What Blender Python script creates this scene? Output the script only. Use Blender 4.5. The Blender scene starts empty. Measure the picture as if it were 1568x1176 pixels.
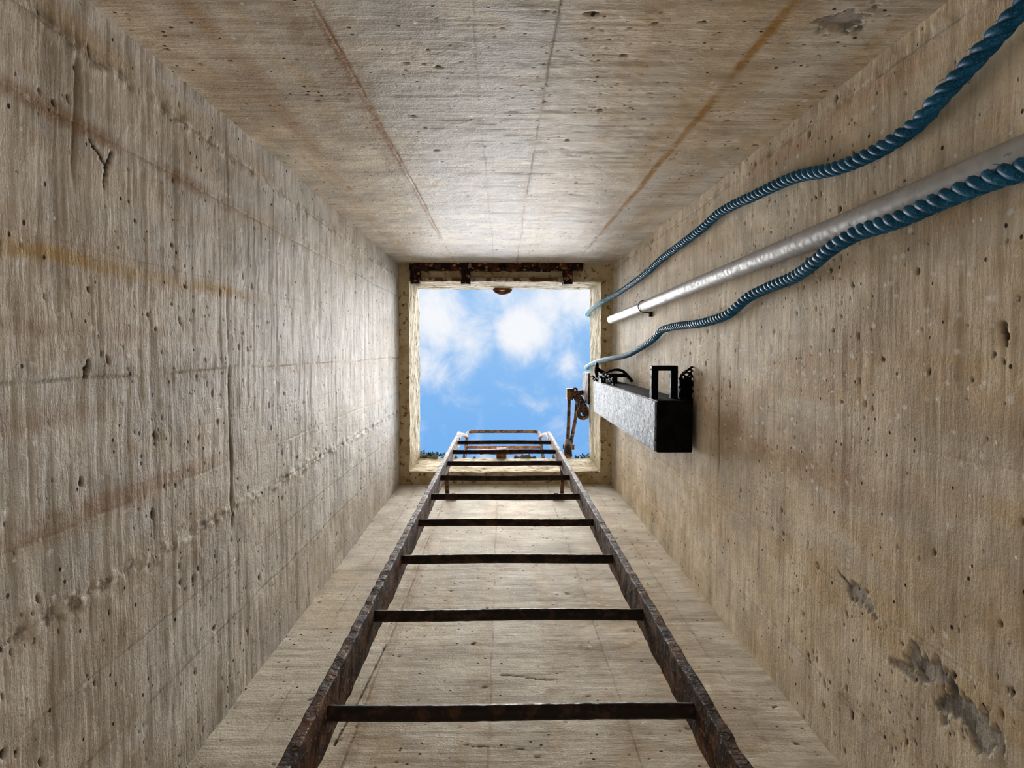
import bpy, bmesh, math, random
import numpy as np
from mathutils import Vector, Matrix, noise
random.seed(7)
scene = bpy.context.scene
try:
    scene.view_settings.view_transform = 'Standard'
    scene.view_settings.look = 'None'
except Exception as e:
    print(e)

# ------------------------------------------------------------------ shaft dimensions (metres, z = 0 at eye height)
XL, XR, YT, YB = -0.402, 0.436, -0.340, 0.529
ZF, ZC, ZR = -1.2, 3.0, 3.38
OX0, OX1, OY0, OY1 = -0.363, 0.392, -0.270, 0.480      # clear hatch opening

# ------------------------------------------------------------------ node helpers
class G:
    def __init__(s, tree):
        s.t = tree
    def n(s, typ, **kw):
        nd = s.t.nodes.new(typ)
        for k, v in kw.items():
            setattr(nd, k, v)
        return nd
    def put(s, sock, v):
        if v is None: return
        if isinstance(v, bpy.types.NodeSocket): s.t.links.new(v, sock)
        else: sock.default_value = v
    def m(s, op, a, b=None, c=None, clamp=False):
        nd = s.n('ShaderNodeMath', operation=op); nd.use_clamp = clamp
        s.put(nd.inputs[0], a); s.put(nd.inputs[1], b)
        if c is not None: s.put(nd.inputs[2], c)
        return nd.outputs[0]
    def vec(s, x, y, z=0.0):
        nd = s.n('ShaderNodeCombineXYZ')
        s.put(nd.inputs[0], x); s.put(nd.inputs[1], y); s.put(nd.inputs[2], z)
        return nd.outputs[0]
    def noise(s, v, scale, detail=4, rough=0.55, dist=0.0):
        nd = s.n('ShaderNodeTexNoise')
        s.put(nd.inputs['Vector'], v); nd.inputs['Scale'].default_value = scale
        nd.inputs['Detail'].default_value = detail; nd.inputs['Roughness'].default_value = rough
        nd.inputs['Distortion'].default_value = dist
        return nd.outputs[0]
    def ss(s, v, a, b, lo=0.0, hi=1.0):
        nd = s.n('ShaderNodeMapRange', interpolation_type='SMOOTHSTEP')
        s.put(nd.inputs[0], v); nd.inputs[1].default_value = a; nd.inputs[2].default_value = b
        nd.inputs[3].default_value = lo; nd.inputs[4].default_value = hi
        return nd.outputs[0]
    def mix(s, f, a, b, mode='MIX'):
        nd = s.n('ShaderNodeMix', data_type='RGBA', blend_type=mode)
        s.put(nd.inputs[0], f)
        for sock, v in ((nd.inputs[6], a), (nd.inputs[7], b)):
            if isinstance(v, tuple) and len(v) == 3: v = v + (1.0,)
            s.put(sock, v)
        return nd.outputs[2]
    def voro(s, v, scale, rnd=1.0):
        nd = s.n('ShaderNodeTexVoronoi'); s.put(nd.inputs['Vector'], v)
        nd.inputs['Scale'].default_value = scale; nd.inputs['Randomness'].default_value = rnd
        sp = s.n('ShaderNodeSeparateColor'); s.t.links.new(nd.outputs['Color'], sp.inputs[0])
        return nd.outputs['Distance'], sp.outputs[0]

def new_mat(name):
    m = bpy.data.materials.new(name); m.use_nodes = True
    g = G(m.node_tree); b = m.node_tree.nodes['Principled BSDF']
    return m, g, b

def wall_mat(name, axis, streak=1.0, rough=0.6, spec=0.3):
    """large-scale colour comes from the mesh attribute, grain is nodes"""
    m, g, b = new_mat(name)
    tc = g.n('ShaderNodeTexCoord'); sp = g.n('ShaderNodeSeparateXYZ')
    g.t.links.new(tc.outputs['Object'], sp.inputs[0])
    a = sp.outputs[0 if axis == 'x' else 1]; z = sp.outputs[2]
    at = g.n('ShaderNodeAttribute'); at.attribute_name = 'tint'; base = at.outputs['Color']
    st = g.noise(g.vec(g.m('MULTIPLY', a, 13.0), g.m('MULTIPLY', z, 150.0), 3.0), 1.0, 3, 0.7)
    fine = g.noise(g.vec(a, z, 1.0), 230, 3, 0.7)
    d, r = g.voro(g.vec(a, z, 2.0), 75.0)
    pin = g.m('MULTIPLY', g.ss(d, 0.19, 0.12), g.ss(r, 0.82, 0.84))
    spk = g.m('MULTIPLY', g.ss(d, 0.17, 0.11), g.ss(r, 0.07, 0.05))
    col = g.mix(g.ss(st, 0.45, 0.70, 0, 0.55*streak), base, g.mix(1.0, base, (0.50, 0.46, 0.42), 'MULTIPLY'))
    col = g.mix(g.ss(fine, 0.55, 0.72, 0, 0.6), col, g.mix(1.0, col, (0.52, 0.49, 0.45), 'MULTIPLY'))
    col = g.mix(pin, col, (0.05, 0.040, 0.032)); col = g.mix(spk, col, (0.86, 0.85, 0.82))
    h = g.m('MULTIPLY', st, -0.0019*streak)
    h = g.m('ADD', h, g.m('MULTIPLY', fine, 0.0015))
    h = g.m('ADD', h, g.m('MULTIPLY', pin, -0.003))
    g.put(b.inputs['Base Color'], col)
    b.inputs['Roughness'].default_value = rough
    b.inputs['Specular IOR Level'].default_value = spec
    bp = g.n('ShaderNodeBump'); bp.inputs['Strength'].default_value = 0.95; bp.inputs['Distance'].default_value = 1.0
    g.put(bp.inputs['Height'], h); g.put(b.inputs['Normal'], bp.outputs[0])
    return m

def simple_mat(name, c1, c2, scale=20, rough=0.6, metal=0.0, bump=0.001, lo=0.42, hi=0.6, c3=None, t3=(0.6, 0.7), spec=0.1, s3=None):
    m, g, b = new_mat(name)
    tc = g.n('ShaderNodeTexCoord'); P = tc.outputs['Object']
    n1 = g.noise(P, scale, 4, 0.65); n2 = g.noise(P, s3 or scale*3.1, 3, 0.6)
    col = g.mix(g.ss(n1, lo, hi), c1, c2)
    if c3: col = g.mix(g.ss(n2, t3[0], t3[1]), col, c3)
    g.put(b.inputs['Base Color'], col)
    g.put(b.inputs['Roughness'], g.ss(n2, 0.3, 0.7, max(0.05, rough-0.12), min(1, rough+0.15)))
    b.inputs['Metallic'].default_value = metal
    b.inputs['Specular IOR Level'].default_value = spec
    bp = g.n('ShaderNodeBump'); bp.inputs['Strength'].default_value = 1.0; bp.inputs['Distance'].default_value = 1.0
    g.put(bp.inputs['Height'], g.m('MULTIPLY', g.m('ADD', n1, n2), bump)); g.put(b.inputs['Normal'], bp.outputs[0])
    return m

# ------------------------------------------------------------------ mesh helpers
def finish(bm, name, mat, smooth=False, parent=None):
    bmesh.ops.recalc_face_normals(bm, faces=bm.faces)
    me = bpy.data.meshes.new(name); bm.to_mesh(me); bm.free()
    ob = bpy.data.objects.new(name, me); scene.collection.objects.link(ob)
    me.materials.append(mat)
    if smooth:
        for p in me.polygons: p.use_smooth = True
    if parent: ob.parent = parent
    return ob

def empty(name, loc=(0, 0, 0)):
    e = bpy.data.objects.new(name, None); e.empty_display_size = 0.05
    scene.collection.objects.link(e); return e

def add_box(bm, lo, hi, step=None, bev=0.0):
    lo = Vector(lo); hi = Vector(hi); d = hi - lo
    b2 = bmesh.new()
    bmesh.ops.create_cube(b2, size=1.0)
    for v in b2.verts:
        v.co = Vector((lo[i] + (v.co[i] + 0.5)*d[i] for i in range(3)))
    if step:
        for ax in range(3):
            n = int(d[ax]/step)
            for k in range(1, n):
                p = lo.copy(); p[ax] = lo[ax] + d[ax]*k/n
                nn = Vector((0, 0, 0)); nn[ax] = 1
                bmesh.ops.bisect_plane(b2, geom=b2.verts[:]+b2.edges[:]+b2.faces[:], plane_co=p, plane_no=nn)
    if bev:
        es = [e for e in b2.edges if len(e.link_faces) == 2 and e.calc_face_angle(0) > 0.5]
        bmesh.ops.bevel(b2, geom=es, offset=bev, segments=2, affect='EDGES', profile=0.6)
    tmp = bpy.data.meshes.new('t'); b2.to_mesh(tmp); b2.free()
    bm.from_mesh(tmp); bpy.data.meshes.remove(tmp)

def jitter(bm, amp, sc, seed=0.0):
    for v in bm.verts:
        v.co += noise.noise_vector(v.co*sc + Vector((seed, seed, seed)))*amp + noise.noise_vector(v.co*sc*3.3)*amp*0.4

def frames(pts):
    T = []
    for i in range(len(pts)):
        T.append((pts[min(i+1, len(pts)-1)] - pts[max(i-1, 0)]).normalized())
    u = T[0].orthogonal().normalized(); U = [u]
    for i in range(1, len(pts)):
        u = u - T[i]*u.dot(T[i]); u.normalize(); U.append(u)
    return T, U

def add_tube(bm, pts, r, sides=12, cap=True):
    pts = [Vector(p) for p in pts]; T, U = frames(pts); rings = []
    for i, p in enumerate(pts):
        V = T[i].cross(U[i]); rr = r[i] if isinstance(r, (list, tuple)) else r
        rings.append([bm.verts.new(p + (U[i]*math.cos(2*math.pi*k/sides) + V*math.sin(2*math.pi*k/sides))*rr) for k in range(sides)])
    for i in range(len(rings)-1):
        for k in range(sides):
            bm.faces.new((rings[i][k], rings[i][(k+1) % sides], rings[i+1][(k+1) % sides], rings[i+1][k]))
    if cap:
        bm.faces.new(rings[0][::-1]); bm.faces.new(rings[-1])

def catmull(P, step):
    P = [Vector(p) for p in P]; out = []
    for i in range(len(P)-1):
        p0 = P[max(i-1, 0)]; p1 = P[i]; p2 = P[i+1]; p3 = P[min(i+2, len(P)-1)]
        n = max(2, int((p2-p1).length/step))
        for k in range(n):
            t = k/n
            out.append(0.5*((2*p1) + (p2-p0)*t + (2*p0-5*p1+4*p2-p3)*t*t + (3*p1-p0-3*p2+p3)*t**3))
    out.append(P[-1]); return out

def resample(pts, step):
    out = [pts[0]]; acc = 0
    for a, b in zip(pts, pts[1:]):
        L = (b-a).length
        if L == 0: continue
        while acc + L >= step:
            t = (step-acc)/L; a = a.lerp(b, t); out.append(a.copy()); L = (b-a).length; acc = 0
            if L == 0: break
        acc += L
    return out

def make_rope(name, pts, R, pitch, mat):
    bm = bmesh.new()
    c = resample(catmull(pts, 0.003), 0.003)
    for _ in range(6):
        c = [c[0]] + [(c[i-1]+c[i]*2+c[i+1])*0.25 for i in range(1, len(c)-1)] + [c[-1]]
    T, U = frames(c)
    for s in range(3):
        strand = []
        for i, p in enumerate(c):
            ang = 2*math.pi*(i*0.003/pitch + s/3); V = T[i].cross(U[i])
            strand.append(p + (U[i]*math.cos(ang) + V*math.sin(ang))*R*0.50)
        add_tube(bm, strand, R*0.54, 8)
    for i in range(0, len(c)-3, 5):
        p = c[i]; a = random.uniform(0, 6.28); V = T[i].cross(U[i])
        d = U[i]*math.cos(a) + V*math.sin(a)
        q = p + d*R*0.95
        add_tube(bm, [q, q + d*0.0015 + T[i]*0.004, q + d*0.0025 + T[i]*0.008], 0.0003, 3)
    return finish(bm, name, mat, smooth=True)

# ------------------------------------------------------------------ materials
m_trim = simple_mat('collar_plaster', (0.62, 0.52, 0.34), (0.46, 0.35, 0.19), 14, 0.8, 0, 0.003, 0.42, 0.64, (0.22, 0.12, 0.05), (0.56, 0.66), spec=0.02)
m_roof = simple_mat('roof_concrete', (0.5, 0.46, 0.38), (0.36, 0.33, 0.27), 12, 0.85, 0, 0.004)
m_rust = simple_mat('rusted_brown_steel', (0.032, 0.019, 0.014), (0.135, 0.062, 0.030), 30, 0.7, 0.0, 0.0016, 0.46, 0.60, (0.26, 0.17, 0.11), (0.59, 0.66), s3=150, spec=0.08)
m_rung = simple_mat('worn_rung_steel', (0.016, 0.012, 0.010), (0.055, 0.028, 0.017), 50, 0.6, 0.0, 0.0008, 0.47, 0.64, spec=0.08)
m_rustred = simple_mat('red_rusted_steel', (0.16, 0.06, 0.03), (0.32, 0.14, 0.06), 40, 0.75, 0.0, 0.002, 0.4, 0.6, (0.05, 0.03, 0.02), (0.55, 0.65))
m_rustdk = simple_mat('dark_rust_beam', (0.018, 0.009, 0.008), (0.10, 0.036, 0.020), 26, 0.75, 0.0, 0.003, 0.48, 0.62, (0.42, 0.22, 0.10), (0.58, 0.64), s3=60)
m_pipe = simple_mat('galvanised_steel', (0.44, 0.44, 0.44), (0.36, 0.36, 0.36), 30, 0.5, 0.0, 0.0003, 0.4, 0.6, (0.24, 0.23, 0.21), (0.60, 0.72), spec=0.08)
m_black = simple_mat('black_enamel', (0.004, 0.004, 0.004), (0.008, 0.008, 0.008), 30, 0.6, 0, 0.0003, spec=0.02)
m_face = simple_mat('weathered_sheen_cover', (0.20, 0.24, 0.30), (0.36, 0.40, 0.47), 70, 0.6, 0, 0.0010, 0.4, 0.6, (0.04, 0.04, 0.04), (0.58, 0.64), s3=140, spec=0.02)  # black cover's grazing sky reflection painted in as grey-blue; flecks are wear
m_weed = simple_mat('dark_green_leaf', (0.03, 0.06, 0.015), (0.06, 0.10, 0.03), 30, 0.6, 0, 0.0005)
m_stone = simple_mat('rubble_stone', (0.32, 0.27, 0.20), (0.14, 0.11, 0.08), 30, 0.85, 0, 0.003)

def rope_mat():
    m, g, b = new_mat('blue_polypropylene')
    tc = g.n('ShaderNodeTexCoord'); P = tc.outputs['Object']
    n1 = g.noise(P, 45, 3, 0.6); n2 = g.noise(P, 500, 3, 0.7)
    sp = g.n('ShaderNodeSeparateXYZ'); g.t.links.new(P, sp.inputs[0])
    col = g.mix(g.ss(n1, 0.35, 0.65), (0.008, 0.075, 0.165), (0.020, 0.135, 0.28))
    col = g.mix(g.ss(n2, 0.54, 0.70, 0, 0.6), col, (0.13, 0.34, 0.50))
    col = g.mix(g.ss(n2, 0.46, 0.34, 0, 0.6), col, (0.004, 0.030, 0.065))
    col = g.mix(g.ss(sp.outputs[2], 2.6, 3.15), col, (0.12, 0.42, 0.54))  # top end painted lighter to look daylit
    g.put(b.inputs['Base Color'], col); b.inputs['Roughness'].default_value = 0.5
    b.inputs['Specular IOR Level'].default_value = 0.05
    return m
m_rope = rope_mat()

# ------------------------------------------------------------------ numpy noise
RNG = np.random.default_rng(5); TAB = RNG.random((256, 256))
def vn(x, y):
    xi = np.floor(x).astype(int); yi = np.floor(y).astype(int); fx = x-xi; fy = y-yi
    fx = fx*fx*(3-2*fx); fy = fy*fy*(3-2*fy)
    a = TAB[xi & 255, yi & 255]; b = TAB[(xi+1) & 255, yi & 255]; c = TAB[xi & 255, (yi+1) & 255]; d = TAB[(xi+1) & 255, (yi+1) & 255]
    return (a*(1-fx)+b*fx)*(1-fy) + (c*(1-fx)+d*fx)*fy
def fbm(x, y, o=4, r=0.55, s=0.0):
    t = 0; w = 1; W = 0
    for k in range(o):
        f = 2.03**k
        t = t + w*vn(x*f + s*7.3 + k*17.7, y*f + s*3.9 + k*11.1); W += w; w *= r
    return t/W
def sst(v, a, b):
    t = np.clip((v-a)/(b-a), 0, 1); return t*t*(3-2*t)
def lerp(c, m, t):
    t = np.array(t); 
    return c*(1-m[..., None]) + t*m[..., None]

def wall(name, mat, axis, fixed, a0, a1, outward, S):
    c1 = np.array(S['c1']); c2 = np.array(S['c2']); seed = S['seed']
    z = np.concatenate([np.linspace(ZF, 0.38, 50)[:-1], np.geomspace(0.38, ZC, 620)])
    na = int((a1-a0)/0.0019); a = np.linspace(a0, a1, na+1); nz = len(z)-1
    A, Z = np.meshgrid(a, z)
    big = fbm(A*3, Z*1.6, 4, 0.55, seed); med = fbm(A*16, Z*13, 5, 0.6, seed+1)
    hi = fbm(A*60, Z*50, 4, 0.6, seed+2); run = fbm(A*24, Z*1.6, 4, 0.6, seed+3)
    band = fbm(A*2.5, Z*22, 4, 0.6, seed+4); line = fbm(A*6, Z*70, 3, 0.6, seed+5)
    wob = (fbm(A*4, Z*4, 4, 0.6, seed+6)-0.5)*0.010
    Aw = A+wob; Zw = Z+(fbm(A*8, Z*3, 4, 0.6, seed+7)-0.5)*0.02
    C = lerp(np.broadcast_to(c1, A.shape+(3,)), sst(big, .35, .65), c2)
    C = lerp(C, sst(run, .46, .70)*0.6*S.get('run', 1), c1*np.array([.82, .64, .42]))
    C = lerp(C, sst(fbm(A*5, Z*2.2, 5, .6, seed+13), .48, .68)*0.40, c1*np.array([.86, .72, .50]))
    for (ac, wc, k, sc) in S.get('grey_sheen', ()):
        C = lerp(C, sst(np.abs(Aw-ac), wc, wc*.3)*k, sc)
    C = lerp(C, sst(med, .50, .70)*0.45, c2*np.array([.64, .63, .61]))
    C = lerp(C, sst(med, .50, .30)*0.55, np.minimum(c1*np.array([1.22, 1.22, 1.22]), 0.9))
    C = lerp(C, sst(band, .50, .70)*0.40*S['streak'], c1*np.array([.60, .57, .53]))
    C = lerp(C, sst(line, .52, .72)*0.35*S['streak'], c1*np.array([.50, .47, .43]))
    H = (big-.5)*0.008 + (med-.5)*0.0026 + (hi-.5)*0.0018 - sst(band, .5, .7)*0.0007*S['streak'] - sst(line, .5, .7)*0.0007*S['streak']
    # formwork boards: tiny steps between them
    rnd = random.Random(int(seed*10)); 
    for (pos, w, k, rg) in S['seams']:
        stp = rnd.uniform(-.0012, .0012)*k; H += stp*sst(Aw-pos, -.002, .002)
        d = np.abs(Aw-pos); brk = sst(fbm(Z*6, Z*0+pos*9, 4, .7, seed+8), .35, .55)
        mk = sst(d, w, 0)*brk*k
        C = lerp(C, mk*0.85, (.07, .055, .04)); H -= mk*0.002
        C = lerp(C, sst(d, w*8, 0)*sst(med, .42, .62)*0.45*k, c1*np.array([.62, .50, .34]))
        if rg:
            rr = sst(d, 0.016, 0.003)*rg
            H += rr*(fbm(A*90, Z*60, 3, .6, seed+9)-.4)*0.006
            C = lerp(C, rr*sst(hi, .50, .65)*0.7, (.80, .77, .70)); C = lerp(C, rr*sst(hi, .46, .34)*0.6, (.16, .13, .10))
    for (zp, b0, b1, k) in S['joints_and_shadow']:
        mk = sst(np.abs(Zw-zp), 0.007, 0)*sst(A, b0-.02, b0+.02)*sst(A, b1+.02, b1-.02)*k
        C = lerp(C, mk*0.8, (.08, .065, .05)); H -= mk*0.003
    for (pos, w, z0, z1, k, sc) in S['stains']:
        mk = sst(np.abs(Aw-pos), w, w*0.2)*sst(Z, z0-.15, z0+.1)*sst(Z, z1+.15, z1-.1)*(0.30+0.70*sst(fbm(Z*9, A*30, 4, .6, seed+10), .35, .6))*k
        C = lerp(C, np.clip(mk, 0, 1), sc)
    for (ap, zp, ra, rz, k) in S['patches']:
        d = np.sqrt(((Aw-ap)/ra)**2 + ((Zw-zp)/rz)**2) + (fbm(A*45, Z*36, 5, .7, seed+11)-.5)*3.4
        mk = sst(d, 1.0, .75)*k
        pc = lerp(np.broadcast_to(np.array((.19, .175, .155)), C.shape), sst(hi, .4, .6), (.42, .39, .35))
        C = C*(1-mk[..., None]) + pc*mk[..., None]; H -= mk*(0.0015 + hi*0.003)
    # blow holes: real dimples
    def pit(pa, pz, ra, rz, dep, k, rot=0.0):
        R = max(ra, rz)*1.6
        i0, i1 = np.searchsorted(a, [pa-R, pa+R]); j0, j1 = np.searchsorted(z, [pz-R, pz+R])
        if i1-i0 < 1 or j1-j0 < 1: return
        sa = A[j0:j1, i0:i1]-pa; sz = Z[j0:j1, i0:i1]-pz
        u = sa*math.cos(rot)+sz*math.sin(rot); v = -sa*math.sin(rot)+sz*math.cos(rot)
        d = np.sqrt((u/ra)**2+(v/rz)**2) + (hi[j0:j1, i0:i1]-.5)*1.1
        mk = sst(d, 1.15, .6)
        H[j0:j1, i0:i1] -= mk*dep
        C[j0:j1, i0:i1] = lerp(C[j0:j1, i0:i1], mk*k, (.042, .033, .026))
    N = S.get('pits', 1100)
    for _ in range(N):
        zz = 0.42*math.exp(rnd.random()**0.8*math.log(3.0/0.42)); pa = rnd.uniform(a0, a1)
        if vn(np.array(pa*5+seed), np.array(zz*4)) < 0.45 and rnd.random() < 0.75: continue
        s = 0.0013 + 0.0024*rnd.random()**5
        s = max(s, 0.0010*max(1, zz))
        pit(pa, zz, s*rnd.uniform(.8, 2.2), s*rnd.uniform(.7, 1.2), s*0.7, rnd.uniform(.7, 1.0), rnd.uniform(-.5, .5))
    for (pts, wd) in S.get('gouges', ()):
        for (q0, q1) in zip(pts, pts[1:]):
            L = math.hypot(q1[0]-q0[0], q1[1]-q0[1]); n = max(2, int(L/(wd*0.7)))
            for k in range(n):
                t = k/n; ww = wd*rnd.uniform(.5, 1.3)
                pit(q0[0]+(q1[0]-q0[0])*t+rnd.uniform(-wd, wd)*.5, q0[1]+(q1[1]-q0[1])*t+rnd.uniform(-wd, wd)*.5, ww, ww*1.2, ww*0.5, .75)
    # light lime spatters
    for _ in range(S.get('spat', 150)):
        ca, cz, sg = S.get('spatc', (0, 1.5, 1.0)); pa = rnd.gauss(ca, .12*sg); zz = abs(rnd.gauss(cz, .5*sg)); s = rnd.uniform(.0012, .0035)
        i0, i1 = np.searchsorted(a, [pa-s*2, pa+s*2]); j0, j1 = np.searchsorted(z, [zz-s*3, zz+s*3])
        if i1-i0 < 1 or j1-j0 < 1: continue
        d = np.sqrt(((A[j0:j1, i0:i1]-pa)/s)**2+((Z[j0:j1, i0:i1]-zz)/(s*1.6))**2)
        mk = sst(d, 1.2, .6); C[j0:j1, i0:i1] = lerp(C[j0:j1, i0:i1], mk*.8, (.86, .85, .82))
    w = na+1; nv = (nz+1)*w
    co = np.zeros((nv+4, 3)); ax = 0 if axis == 'x' else 1
    co[:nv, ax] = A.ravel(); co[:nv, 2] = Z.ravel(); co[:nv, 1-ax] = fixed - outward*H.ravel()
    for i, (aa, zz) in enumerate(((a0, ZF), (a1, ZF), (a1, ZC), (a0, ZC))):
        co[nv+i, ax] = aa; co[nv+i, 2] = zz; co[nv+i, 1-ax] = fixed + outward*0.14
    J, I = np.meshgrid(np.arange(nz), np.arange(na), indexing='ij'); q = (J*w+I).ravel()
    quads = np.stack([q, q+1, q+w+1, q+w], 1)
    e1 = np.zeros(3); e1[ax] = 1; nrm = np.cross(e1, [0, 0, 1]); inward = np.zeros(3); inward[1-ax] = -outward
    if nrm.dot(inward) < 0: quads = quads[:, ::-1]
    polys = [[nv, nv+1, nv+2, nv+3], list(range(0, na+1))+[nv+1, nv], [nz*w+i for i in range(na+1)]+[nv+2, nv+3],
             [j*w for j in range(nz+1)]+[nv+3, nv], [j*w+na for j in range(nz+1)]+[nv+2, nv+1]]
    loops = np.concatenate([quads.ravel()] + [np.array(p) for p in polys])
    tot = np.concatenate([np.full(len(quads), 4), [len(p) for p in polys]]); start = np.concatenate([[0], np.cumsum(tot)[:-1]])
    me = bpy.data.meshes.new(name)
    me.vertices.add(nv+4); me.vertices.foreach_set('co', co.ravel())
    me.loops.add(len(loops)); me.loops.foreach_set('vertex_index', loops.astype(np.int32))
    me.polygons.add(len(tot)); me.polygons.foreach_set('loop_start', start.astype(np.int32))
    sm = np.zeros(len(tot), bool); sm[:len(quads)] = True
    me.polygons.foreach_set('use_smooth', sm)
    me.update(calc_edges=True); me.validate()
    at = me.color_attributes.new('tint', 'FLOAT_COLOR', 'POINT')
    cc = np.ones((nv+4, 4)); cc[:nv, :3] = np.clip(C.reshape(-1, 3), 0.01, .92); cc[nv:, :3] = .4
    at.data.foreach_set('color', cc.ravel())
    me.materials.append(mat)
    ob = bpy.data.objects.new(name, me); scene.collection.objects.link(ob)
    return ob

BR = (0.32, 0.18, 0.085); YE = (0.52, 0.36, 0.15)
wall('wall_left', wall_mat('concrete_left', 'y', 1.0, 0.60, 0.015), 'y', XL, YT-0.012, YB+0.012, -1, dict(
    seed=1.0, c1=(0.685, 0.64, 0.575), c2=(0.65, 0.62, 0.58), streak=1.0, pits=1900, spat=300, spatc=(.2, .9, 1.6), run=.55,
    seams=((-.286, .002, .4, .8), (-.213, .002, .6, 0), (-.10, .0015, .25, 0), (.027, .0022, 1.0, .15), (.10, .0015, .25, 0), (.165, .002, .5, 0), (.237, .002, .5, 1.0), (.32, .0018, .35, 0), (.40, .003, .4, .3)),
    joints_and_shadow=((1.132, .03, .26, 1.0), (1.128, -.10, .03, .35), (.74, -.3, -.16, .6)),
    stains=((-.086, .013, .3, 1.2, .9, YE), (.155, .016, .3, 1.1, .55, BR), (-.213, .014, .3, 1.2, .6, BR), (-.02, .012, .3, .9, .35, BR), (.06, .018, .3, .8, .3, BR), (-.30, .02, .4, 1.4, .3, YE)),
    patches=(), gouges=(([(-.205, .80), (-.185, .79), (-.165, .785)], .0022), ([(-.205, .76), (-.188, .79)], .002), ([(.01, .745), (.028, .735)], .003))))
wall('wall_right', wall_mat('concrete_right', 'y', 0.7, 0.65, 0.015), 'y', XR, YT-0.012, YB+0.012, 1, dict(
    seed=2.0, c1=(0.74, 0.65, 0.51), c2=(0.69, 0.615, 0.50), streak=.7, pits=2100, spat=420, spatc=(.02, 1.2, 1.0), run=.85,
    seams=((-.315, .002, .5, .5), (.10, .0015, .25, 0), (.30, .0015, .3, 0), (.44, .002, .3, .3)), joints_and_shadow=((1.505, .03, .24, .8),),  # the one joint entry here is the fixture's shadow line, painted dark
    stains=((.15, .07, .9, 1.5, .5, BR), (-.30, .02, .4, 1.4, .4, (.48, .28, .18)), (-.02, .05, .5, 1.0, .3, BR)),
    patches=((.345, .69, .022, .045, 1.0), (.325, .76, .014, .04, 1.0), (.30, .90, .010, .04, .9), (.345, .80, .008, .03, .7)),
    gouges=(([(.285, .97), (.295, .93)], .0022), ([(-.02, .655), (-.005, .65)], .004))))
wall('wall_back', wall_mat('concrete_back', 'x', 0.75, 0.65, 0.015), 'x', YB, XL-0.012, XR+0.012, 1, dict(
    seed=3.0, c1=(0.77, 0.70, 0.585), c2=(0.73, 0.675, 0.58), streak=.7, pits=1000, spat=300, spatc=(.02, 1.6, 1.2), run=.5,
    seams=((-.33, .002, .4, 0), (-.205, .0025, .8, .3), (-.017, .0018, .7, 0), (.18, .0018, .6, 0), (.36, .002, .4, .2)), joints_and_shadow=(),
    stains=((-.20, .02, .9, 2.4, .35, BR), (.30, .03, 1.2, 2.6, .25, YE)), patches=((-.03, 1.55, .003, .006, .7),),
    gouges=(([(-.225, 1.0), (-.215, 1.15), (-.208, 1.35)], .0015), ([(.0, 1.22), (.09, 1.2)], .0014), ([(-.05, 1.0), (.03, .99)], .0014))))
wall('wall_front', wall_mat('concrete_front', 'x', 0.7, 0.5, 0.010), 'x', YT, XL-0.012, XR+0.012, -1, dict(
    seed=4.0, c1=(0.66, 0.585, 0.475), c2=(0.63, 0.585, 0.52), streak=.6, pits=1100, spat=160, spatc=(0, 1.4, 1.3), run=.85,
    grey_sheen=((-.05, .16, .65, (.60, .61, .63)),),  # grey centre band; the sky sheen is painted into this colour
    seams=((-.182, .002, .7, .1), (-.03, .0015, .35, 0), (.057, .0018, .9, 0), (.289, .0015, .4, 0)), joints_and_shadow=(),
    stains=((-.184, .009, .4, 2.3, 1.0, BR), (-.20, .03, .5, 1.6, .35, BR), (.289, .010, .6, 2.5, 1.0, (.42, .24, .08)), (.25, .04, .5, 1.4, .25, YE), (-.31, .03, .5, 1.5, .35, BR)),
    patches=((.36, .80, .03, .04, .9), (.33, .72, .02, .02, .7)), gouges=()))
m_floor = simple_mat('concrete_floor', (0.45, 0.40, 0.33), (0.36, 0.34, 0.30), 9, 0.8, 0, 0.003)
bm = bmesh.new(); add_box(bm, (XL-0.14, YT-0.14, ZF-0.1), (XR+0.14, YB+0.14, ZF)); finish(bm, 'floor', m_floor)

# plastered collar of the hatch
bm = bmesh.new()
add_box(bm, (XL-0.02, YT-0.02, ZC-0.004), (OX0, YB+0.02, ZR), 0.02)
add_box(bm, (OX1, YT-0.02, ZC-0.004), (XR+0.02, YB+0.02, ZR), 0.02)
add_box(bm, (OX0-0.01, YT-0.02, ZC-0.002), (OX1+0.01, OY0, ZR-0.002), 0.02)
add_box(bm, (OX0-0.01, OY1, ZC-0.002), (OX1+0.01, YB+0.02, ZR-0.002), 0.02)
jitter(bm, 0.004, 14)
finish(bm, 'trim_1', m_trim, smooth=False)
bm = bmesh.new()
B = 1.4
add_box(bm, (-B, -B, ZC+0.001), (XL-0.015, B, ZR-0.01)); add_box(bm, (XR+0.015, -B, ZC+0.001), (B, B, ZR-0.01))
add_box(bm, (XL-0.015, -B, ZC+0.001), (XR+0.015, YT-0.015, ZR-0.01)); add_box(bm, (XL-0.015, YB+0.015, ZC+0.001), (XR+0.015, B, ZR-0.01))
finish(bm, 'roof_slab', m_roof)

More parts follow.
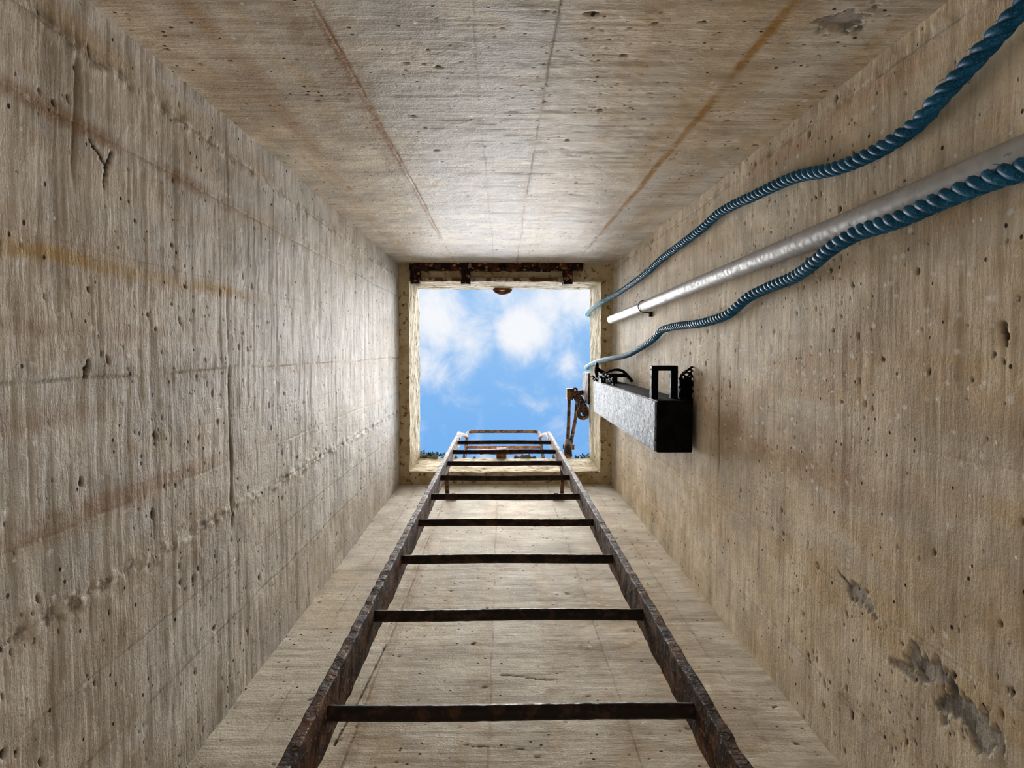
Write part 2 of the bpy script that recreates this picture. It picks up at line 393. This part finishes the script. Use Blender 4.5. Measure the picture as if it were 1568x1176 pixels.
# ------------------------------------------------------------------ ladder
lad = empty('steel_ladder')
def rail(name, x0, x1, y0, y1):
    bm = bmesh.new(); add_box(bm, (x0, y0, ZF+0.001), (x1, y1, 3.46), 0.011, 0.002); jitter(bm, 0.0018, 34, x0*50)
    finish(bm, name, m_rust, False, lad)
rail('rail_1', -0.200, -0.187, 0.368, 0.426)
rail('rail_2', 0.209, 0.222, 0.368, 0.420)
zs = [0.806 + 0.3028*k for k in range(-6, 9)]
for i, z in enumerate(zs):
    bm = bmesh.new()
    pts = [(-0.192 + 0.406*k/40, 0.391 + 0.0008*math.sin(k*.16+i), z) for k in range(41)]
    add_tube(bm, pts, [0.0086 + 0.0006*noise.noise(Vector((k*1.3, i*3.1, 0))) for k in range(41)], 10)
    finish(bm, 'rung_%d' % (i+1), m_rung, True, lad)
for i, (x, s) in enumerate(((-0.194, 1), (0.216, -1))):
    for j, z in enumerate((2.70, 1.0-1.2)):
        bm = bmesh.new()
        add_box(bm, (x-0.006, 0.40, z-0.02), (x+0.006, YB+0.002, z+0.02), 0.02, 0.001)
        add_box(bm, (x-0.006 if s > 0 else x-0.035, YB-0.012, z-0.02), (x+0.035 if s > 0 else x+0.006, YB+0.003, z+0.02), 0.02, 0.001)
        add_tube(bm, [(x+s*0.022, YB-0.02, z), (x+s*0.022, YB-0.005, z)], 0.008, 6)
        jitter(bm, 0.0015, 30)
        finish(bm, 'bracket_%d' % (i*2+j+1), m_rust, False, lad)
def arc_corner(p, a, b, r, n=6):
    p = Vector(p); a = (Vector(a)-p).normalized()*r; b = (Vector(b)-p).normalized()*r
    return [p + a*(1-t)**2 + b*t**2 for t in [k/n for k in range(n+1)]]
bm = bmesh.new()
A = Vector((-0.168, 0.500, 3.37)); Bp = Vector((-0.186, 0.445, 4.17)); C = Vector((0.206, 0.445, 4.17)); D = Vector((0.190, 0.500, 3.37))
add_tube(bm, [A] + arc_corner(Bp, A, C, 0.05) + arc_corner(C, Bp, D, 0.05) + [D], 0.0085, 10)
finish(bm, 'grab_hoop', m_rust, True, lad)
bm = bmesh.new()
add_tube(bm, catmull([(-0.194, 0.39, 3.35), (-0.196, 0.40, 3.60), (-0.188, 0.43, 3.85), (-0.184, 0.452, 3.98)], 0.03), 0.010, 8)
add_tube(bm, catmull([(0.216, 0.39, 3.35), (0.216, 0.40, 3.60), (0.208, 0.43, 3.85), (0.203, 0.452, 3.98)], 0.03), 0.010, 8)
add_tube(bm, [(-0.178, 0.475, 3.72), (0.199, 0.475, 3.72)], 0.007, 8)
finish(bm, 'hoop_stays', m_rustred, True, lad)
bm = bmesh.new()
add_box(bm, (-0.10, 0.462, 3.50), (0.10, 0.480, 3.56), 0.02, 0.002)
add_box(bm, (-0.022, 0.445, 3.36), (0.022, 0.500, 3.50), 0.015, 0.003)
add_tube(bm, [(-0.03, 0.462, 3.45), (0.03, 0.462, 3.45)], 0.013, 8)
jitter(bm, 0.004, 30)
finish(bm, 'hatch_hasp', m_rustred)

# ------------------------------------------------------------------ rusty hatch frame along the front edge
hf = empty('rusted_hatch_frame')
bm = bmesh.new()
add_box(bm, (-0.356, YT-0.003, 2.955), (0.316, YT+0.028, 2.965), 0.012, 0.0015)
add_box(bm, (-0.356, YT+0.020, 2.955), (0.316, YT+0.028, 3.0), 0.012, 0.0015)
jitter(bm, 0.004, 34); finish(bm, 'angle_iron', m_rustdk, False, hf)
bm = bmesh.new()
add_box(bm, (-0.13, YT+0.024, 2.945), (0.19, YT+0.034, 2.96), 0.012, 0.0015); jitter(bm, 0.004, 40); finish(bm, 'scaled_flange', m_rustdk, False, hf)
bm = bmesh.new()
for x in (-0.335, -0.140, 0.258):
    add_box(bm, (x-0.018, YT+0.028, 2.96), (x+0.018, YT+0.082, 3.02), 0.012, 0.002)
jitter(bm, 0.003, 25); finish(bm, 'lugs', m_rustdk, False, hf)
bm = bmesh.new()
add_box(bm, (-0.34, OY0-0.016, 2.985), (0.262, OY0-0.002, 3.01), 0.03, 0.001)
jitter(bm, 0.002, 25); finish(bm, 'flat_bar', simple_mat('pale_scaled_bar', (0.40, 0.34, 0.26), (0.14, 0.06, 0.03), 18, 0.7, 0, 0.002, .46, .52), False, hf)
bm = bmesh.new()
pts = [(0.004 + 0.035*math.cos(t), OY0+0.002+0.018*math.sin(t), 3.30) for t in [math.pi*k/10 for k in range(11)]]
add_tube(bm, pts, 0.008, 8); add_box(bm, (-0.03, OY0-0.003, 3.28), (0.038, OY0+0.010, 3.32), 0.02, 0.002); jitter(bm, 0.002, 40)
finish(bm, 'hinge_knuckle', m_rustred, False, hf)

# ------------------------------------------------------------------ conduit pipe
cp = empty('galvanised_pipe')
bm = bmesh.new()
pp = []
for k in range(61):
    z = ZF + 0.001 + (2.86-ZF)*k/60
    pp.append((0.412 + 0.001*math.sin(z*3), -0.1655 + 0.0168*z, z))
add_tube(bm, pp, 0.0152, 24); finish(bm, 'pipe_body', m_pipe, True, cp)
bm = bmesh.new()
for z in (2.2, 0.1):
    y = -0.1655 + 0.0168*z
    ang = [math.pi*k/12 for k in range(13)]
    pts = [(0.434, y-0.019, z)] + [(0.412-0.017*math.sin(t), y-0.017*math.cos(t), z) for t in ang] + [(0.434, y+0.019, z)]
    add_tube(bm, pts, 0.0014, 6)
    add_box(bm, (0.426, y+0.016, z-0.008), (0.438, y+0.03, z+0.008), None, 0.001)
finish(bm, 'pipe_clips', m_rust, True, cp)

# ------------------------------------------------------------------ ropes
X = 0.419
r1 = [(0.415, -0.30, -0.3), (0.40, -0.31, 0.2), (0.41, -0.296, 0.50), (X, -0.289, .587), (X, -0.276, .621), (X, -.258, .678), (X, -.243, .729), (X, -.228, .776), (X, -.223, .859),
      (X, -.229, .961), (X, -.248, 1.092), (X, -.257, 1.263), (X, -.265, 1.454), (X, -.254, 1.625), (X, -.240, 1.994), (X, -.224, 2.224),
      (0.413, -.205, 2.65), (0.385, -.186, 2.93), (0.376, -.172, 3.20), (0.377, -.162, 3.37), (0.395, -.158, 3.40), (0.46, -.15, 3.395), (0.9, -0.05, 3.39)]
make_rope('blue_rope', r1, 0.0090, 0.058, m_rope)
r2 = [(0.40, -0.10, -0.3), (0.37, -0.10, 0.2), (0.384, -.128, .50), (0.384, -.133, .55), (0.384, -.134, .605), (0.384, -.131, .672), (0.384, -.127, .740), (0.384, -.127, .820), (0.386, -.120, .890),
      (0.396, -.112, .960), (0.412, -.104, 1.07), (X, -.099, 1.20), (X, -.091, 1.287), (X, -.078, 1.352), (X, -.066, 1.42), (X, -.058, 1.60), (X, -.059, 1.81),
      (X, -.054, 1.98), (X, -.034, 2.08), (X, -.004, 2.33), (0.412, .017, 2.54), (0.388, .035, 2.88), (0.377, .055, 3.15), (0.377, .075, 3.37), (0.395, .08, 3.40), (0.46, .09, 3.395), (0.9, 0.2, 3.39)]
make_rope('blue_rope', r2, 0.0090, 0.058, m_rope)

# ------------------------------------------------------------------ long wall light fixture
lf = empty('wall_light_fixture')
x0, x1, y0, y1, z0, z1 = 0.340, 0.424, 0.110, 0.226, 1.67, 2.80
bm = bmesh.new(); add_box(bm, (x0+0.004, y0, z0), (x1, y1, z1), None, 0.004); finish(bm, 'housing', m_black, False, lf)
bm = bmesh.new(); add_box(bm, (x0, y0+0.002, z0+0.006), (x0+0.006, y1-0.002, z1-0.006), 0.03, 0.002); jitter(bm, 0.0012, 20); finish(bm, 'front_cover', m_face, False, lf)
bm = bmesh.new(); add_box(bm, (x1-0.002, y0+0.02, z0+0.05), (XR+0.004, y1-0.02, z1-0.05), None, 0.001); finish(bm, 'wall_spacer', m_black, False, lf)
bm = bmesh.new()
for xx in (0.345, 0.390):
    add_box(bm, (xx, 0.040, 1.74), (xx+0.016, 0.114, 1.765), 0.02, 0.002)
add_box(bm, (0.345, 0.034, 1.74), (0.406, 0.046, 1.765), 0.02, 0.002)
add_box(bm, (0.41, 0.065, 1.73), (0.438, 0.114, 1.80), 0.02, 0.003)
finish(bm, 'mounting_clamp', m_black, False, lf)
bm = bmesh.new()
for xx in (0.345, 0.385):
    add_box(bm, (xx, 0.085, 2.62), (xx+0.016, 0.114, 2.70), 0.02, 0.002)
add_box(bm, (0.345, 0.080, 2.62), (0.438, 0.092, 2.70), 0.02, 0.002)
add_tube(bm, catmull([(0.36, 0.08, 2.66), (0.385, 0.065, 2.6), (0.41, 0.07, 2.55), (0.43, 0.10, 2.5)], 0.01), 0.005, 8)
add_tube(bm, catmull([(0.35, 0.10, 2.74), (0.345, 0.075, 2.76), (0.352, 0.05, 2.80), (0.36, 0.07, 2.83), (0.40, 0.09, 2.86)], 0.01), 0.007, 8)
finish(bm, 'upper_clamp', m_black, False, lf)
bm = bmesh.new()
random.seed(3)
for k in range(12):
    p = Vector((0.422, 0.050+0.006*k, 1.72)); pts = [p + Vector((0.016*math.sin(t*1.3+k), 0.014*math.cos(t*1.7+k*2), 0.01*math.sin(t*2+k))) for t in [j*0.5 for j in range(10)]]
    add_tube(bm, pts, 0.0022, 6)
# chain lying along the side of the housing towards the hatch
for k in range(16):
    c0 = Vector((0.352+0.003*math.sin(k*1.7), 0.098-0.010*math.sin(k*0.4), 2.40+0.035*k)); e = k % 2
    add_tube(bm, [c0 + Vector(((0.009 if e else 0.003)*math.cos(t), (0.003 if e else 0.009)*math.cos(t), 0.024*math.sin(t))) for t in [2*math.pi*j/12 for j in range(13)]], 0.0035, 6, False)
finish(bm, 'wire_and_chain', m_black, True, lf)

# ------------------------------------------------------------------ hatch prop mechanism outside on the right
ha = empty('hatch_support_arm')
bm = bmesh.new()
add_box(bm, (0.318, 0.186, 3.58), (0.43, 0.210, 3.60), 0.02, 0.002)
add_box(bm, (0.308, 0.178, 3.56), (0.338, 0.230, 3.62), 0.02, 0.002)
add_box(bm, (0.384, 0.10, 3.36), (0.402, 0.24, 3.60), 0.02, 0.002)
jitter(bm, 0.003, 30); finish(bm, 'head_plate', m_rust, False, ha)
bm = bmesh.new()
add_tube(bm, [(0.322, 0.21, 3.60), (0.316, 0.33, 3.56), (0.302, 0.475, 3.47)], 0.0085, 8)
add_tube(bm, [(0.362, 0.21, 3.60), (0.348, 0.32, 3.56), (0.314, 0.455, 3.48)], 0.0085, 8)
add_tube(bm, [(0.304, 0.42, 3.49), (0.302, 0.475, 3.41)], 0.018, 8)
add_tube(bm, [(0.336, 0.445, 3.48), (0.284, 0.442, 3.49)], 0.012, 8)
finish(bm, 'twin_rods', m_rust, True, ha)
bm = bmesh.new()
cc = Vector((0.372, 0.285, 3.45))
add_tube(bm, [cc + Vector((0.022*math.cos(t), 0.022*math.sin(t), 0)) for t in [2*math.pi*k/16 for k in range(17)]], 0.010, 8, False)
add_tube(bm, [(0.345, 0.215, 3.59), (0.356, 0.24, 3.55), (0.360, 0.262, 3.5), (0.368, 0.275, 3.46)], 0.009, 6)
add_tube(bm, [(0.375, 0.285, 3.45), (0.43, 0.285, 3.375)], 0.012, 6)
for k in range(9):
    c0 = Vector((0.345+0.005*k, 0.19+0.011*k, 3.56-0.02*k))
    add_tube(bm, [c0 + Vector((0.011*math.cos(t), 0.014*math.sin(t), 0.006*math.sin(t+k*1.5))) for t in [2*math.pi*j/10 for j in range(11)]], 0.005, 6, False)
finish(bm, 'shackle_and_chain', m_rust, True, ha)

# ------------------------------------------------------------------ debris and weeds on the hatch rim
random.seed(11)
bm = bmesh.new()
for k in range(80):
    x = random.uniform(OX0-0.01, OX1); y = OY1 + random.uniform(-0.006, 0.015); s = random.uniform(0.006, 0.014)
    if abs(x+0.168) < 0.03 or abs(x-0.19) < 0.03 or abs(x) < 0.05 or 0.27 < x < 0.34: continue
    b2 = bmesh.new(); bmesh.ops.create_icosphere(b2, subdivisions=2, radius=s)
    for v in b2.verts: v.co += noise.noise_vector(v.co*120 + Vector((k, 0, 0)))*s*0.5
    bmesh.ops.translate(b2, verts=b2.verts, vec=(x, y, ZR+s*0.3))
    t = bpy.data.meshes.new('t'); b2.to_mesh(t); b2.free(); bm.from_mesh(t); bpy.data.meshes.remove(t)
finish(bm, 'rim_rubble', m_stone)
def weeds(x, y, z, n, h):
    bm = bmesh.new()
    for k in range(n):
        a = random.uniform(0, 6.28); l = h*random.uniform(.5, 1)
        d = Vector((math.cos(a)*0.6, math.sin(a)*0.6, 0.8)); base = Vector((x+random.uniform(-.02, .02), y+random.uniform(-.01, .01), z))
        add_tube(bm, [base, base+d*l*0.5+Vector((0, 0, .01)), base+d*l], [0.0015, 0.001, 0.0008], 4)
        s = Vector((-d.y, d.x, 0)).normalized()*0.007
        for f in (0.5, 0.75, 1.0):
            c = base+d*l*f
            for sg in (-1, 1):
                vs = [bm.verts.new(c), bm.verts.new(c+s*sg+d*0.004), bm.verts.new(c+s*sg*2+d*0.012), bm.verts.new(c+s*sg*0.6+d*0.012)]
                bm.faces.new(vs)
    return finish(bm, 'wall_weed', m_weed)
weeds(-0.345, 0.483, ZR-0.005, 14, 0.06)
weeds(-0.30, 0.488, ZR-0.005, 9, 0.05)
weeds(0.25, 0.49, ZR-0.005, 9, 0.05)
weeds(0.365, 0.49, ZR-0.005, 10, 0.05)

# ------------------------------------------------------------------ sky
w = bpy.data.worlds.new('sky'); scene.world = w; w.use_nodes = True
g = G(w.node_tree); bg = w.node_tree.nodes['Background']
tc = g.n('ShaderNodeTexCoord'); sp = g.n('ShaderNodeSeparateXYZ'); g.t.links.new(tc.outputs['Generated'], sp.inputs[0])
zc = g.m('MAXIMUM', sp.outputs[2], 0.05)
u = g.m('DIVIDE', sp.outputs[0], zc); v = g.m('DIVIDE', sp.outputs[1], zc)
P = g.vec(u, v, 0.7)
n1 = g.noise(P, 17, 8, 0.64, 0.4)
dens = None
for (cu, cv, r, k) in ((-.085, -.050, .085, 1.0), (.028, -.028, .072, 1.35), (-.035, -.015, .065, .9), (.105, -.065, .070, 1.2), (-.007, -.075, .070, .95), (.06, -.055, .060, .95),
                       (-.100, .020, .050, .8), (.083, .022, .036, .7), (-.3, -.3, .25, .8), (.4, -.1, .2, .8), (.2, .6, .3, .7), (-.6, .3, .3, .8)):
    du = g.m('SUBTRACT', u, cu); dv = g.m('SUBTRACT', v, cv)
    d = g.m('SQRT', g.m('ADD', g.m('MULTIPLY', du, du), g.m('MULTIPLY', dv, dv)))
    f = g.ss(d, r, 0.0, 0, k)
    dens = f if dens is None else g.m('MAXIMUM', dens, f)
d2 = g.m('ADD', g.m('MULTIPLY', dens, 0.85), g.m('MULTIPLY', g.m('SUBTRACT', n1, 0.5), 2.1))
cl = g.ss(d2, -0.10, 1.10)
blue = g.mix(g.ss(v, -0.1, 0.16), (0.31, 0.56, 0.91), (0.185, 0.45, 0.88))
g.put(bg.inputs[0], g.mix(cl, blue, (0.92, 0.94, 0.98)))
bg.inputs[1].default_value = 1.0

# ------------------------------------------------------------------ lights
def sun(name, d, strength, ang, col):
    L = bpy.data.lights.new(name, 'SUN'); L.energy = strength; L.angle = math.radians(ang); L.color = col
    o = bpy.data.objects.new(name, L); scene.collection.objects.link(o)
    o.rotation_euler = Vector(d).to_track_quat('-Z', 'Y').to_euler(); return o
sun('sky_glow_sun', (0.0, 0.0, -1), 14.0, 44, (0.985, 0.985, 0.985))
sun('fill_sun_left', (-0.34, 0.05, -1), 2.8, 42, (0.92, 0.96, 1.0))  # added fill sun tilted at the left wall, on top of the sky
sun('fill_sun_back', (0.06, 0.38, -1), 5.5, 42, (1.0, 0.96, 0.90))  # added warm fill sun to lift the back wall
L = bpy.data.lights.new('fill_lamp', 'POINT'); L.energy = 9; L.shadow_soft_size = 0.22; L.color = (1.0, 0.97, 0.91)  # added fill light below the camera, brightens the lower walls
o = bpy.data.objects.new('fill_lamp', L); scene.collection.objects.link(o); o.location = (0.0, 0.05, -0.75)

# ------------------------------------------------------------------ camera
cam = bpy.data.cameras.new('camera'); co = bpy.data.objects.new('camera', cam); scene.collection.objects.link(co)
cam.sensor_width = 36; cam.lens = 36*1163/1568; cam.clip_start = 0.01
f = Vector((16, 51, 1163)).normalized()
r = (Vector((1, 0, 0)) - f*f.x).normalized(); dn = f.cross(r)
M = Matrix((r, -dn, -f)).transposed()
co.matrix_world = M.to_4x4()
scene.camera = co
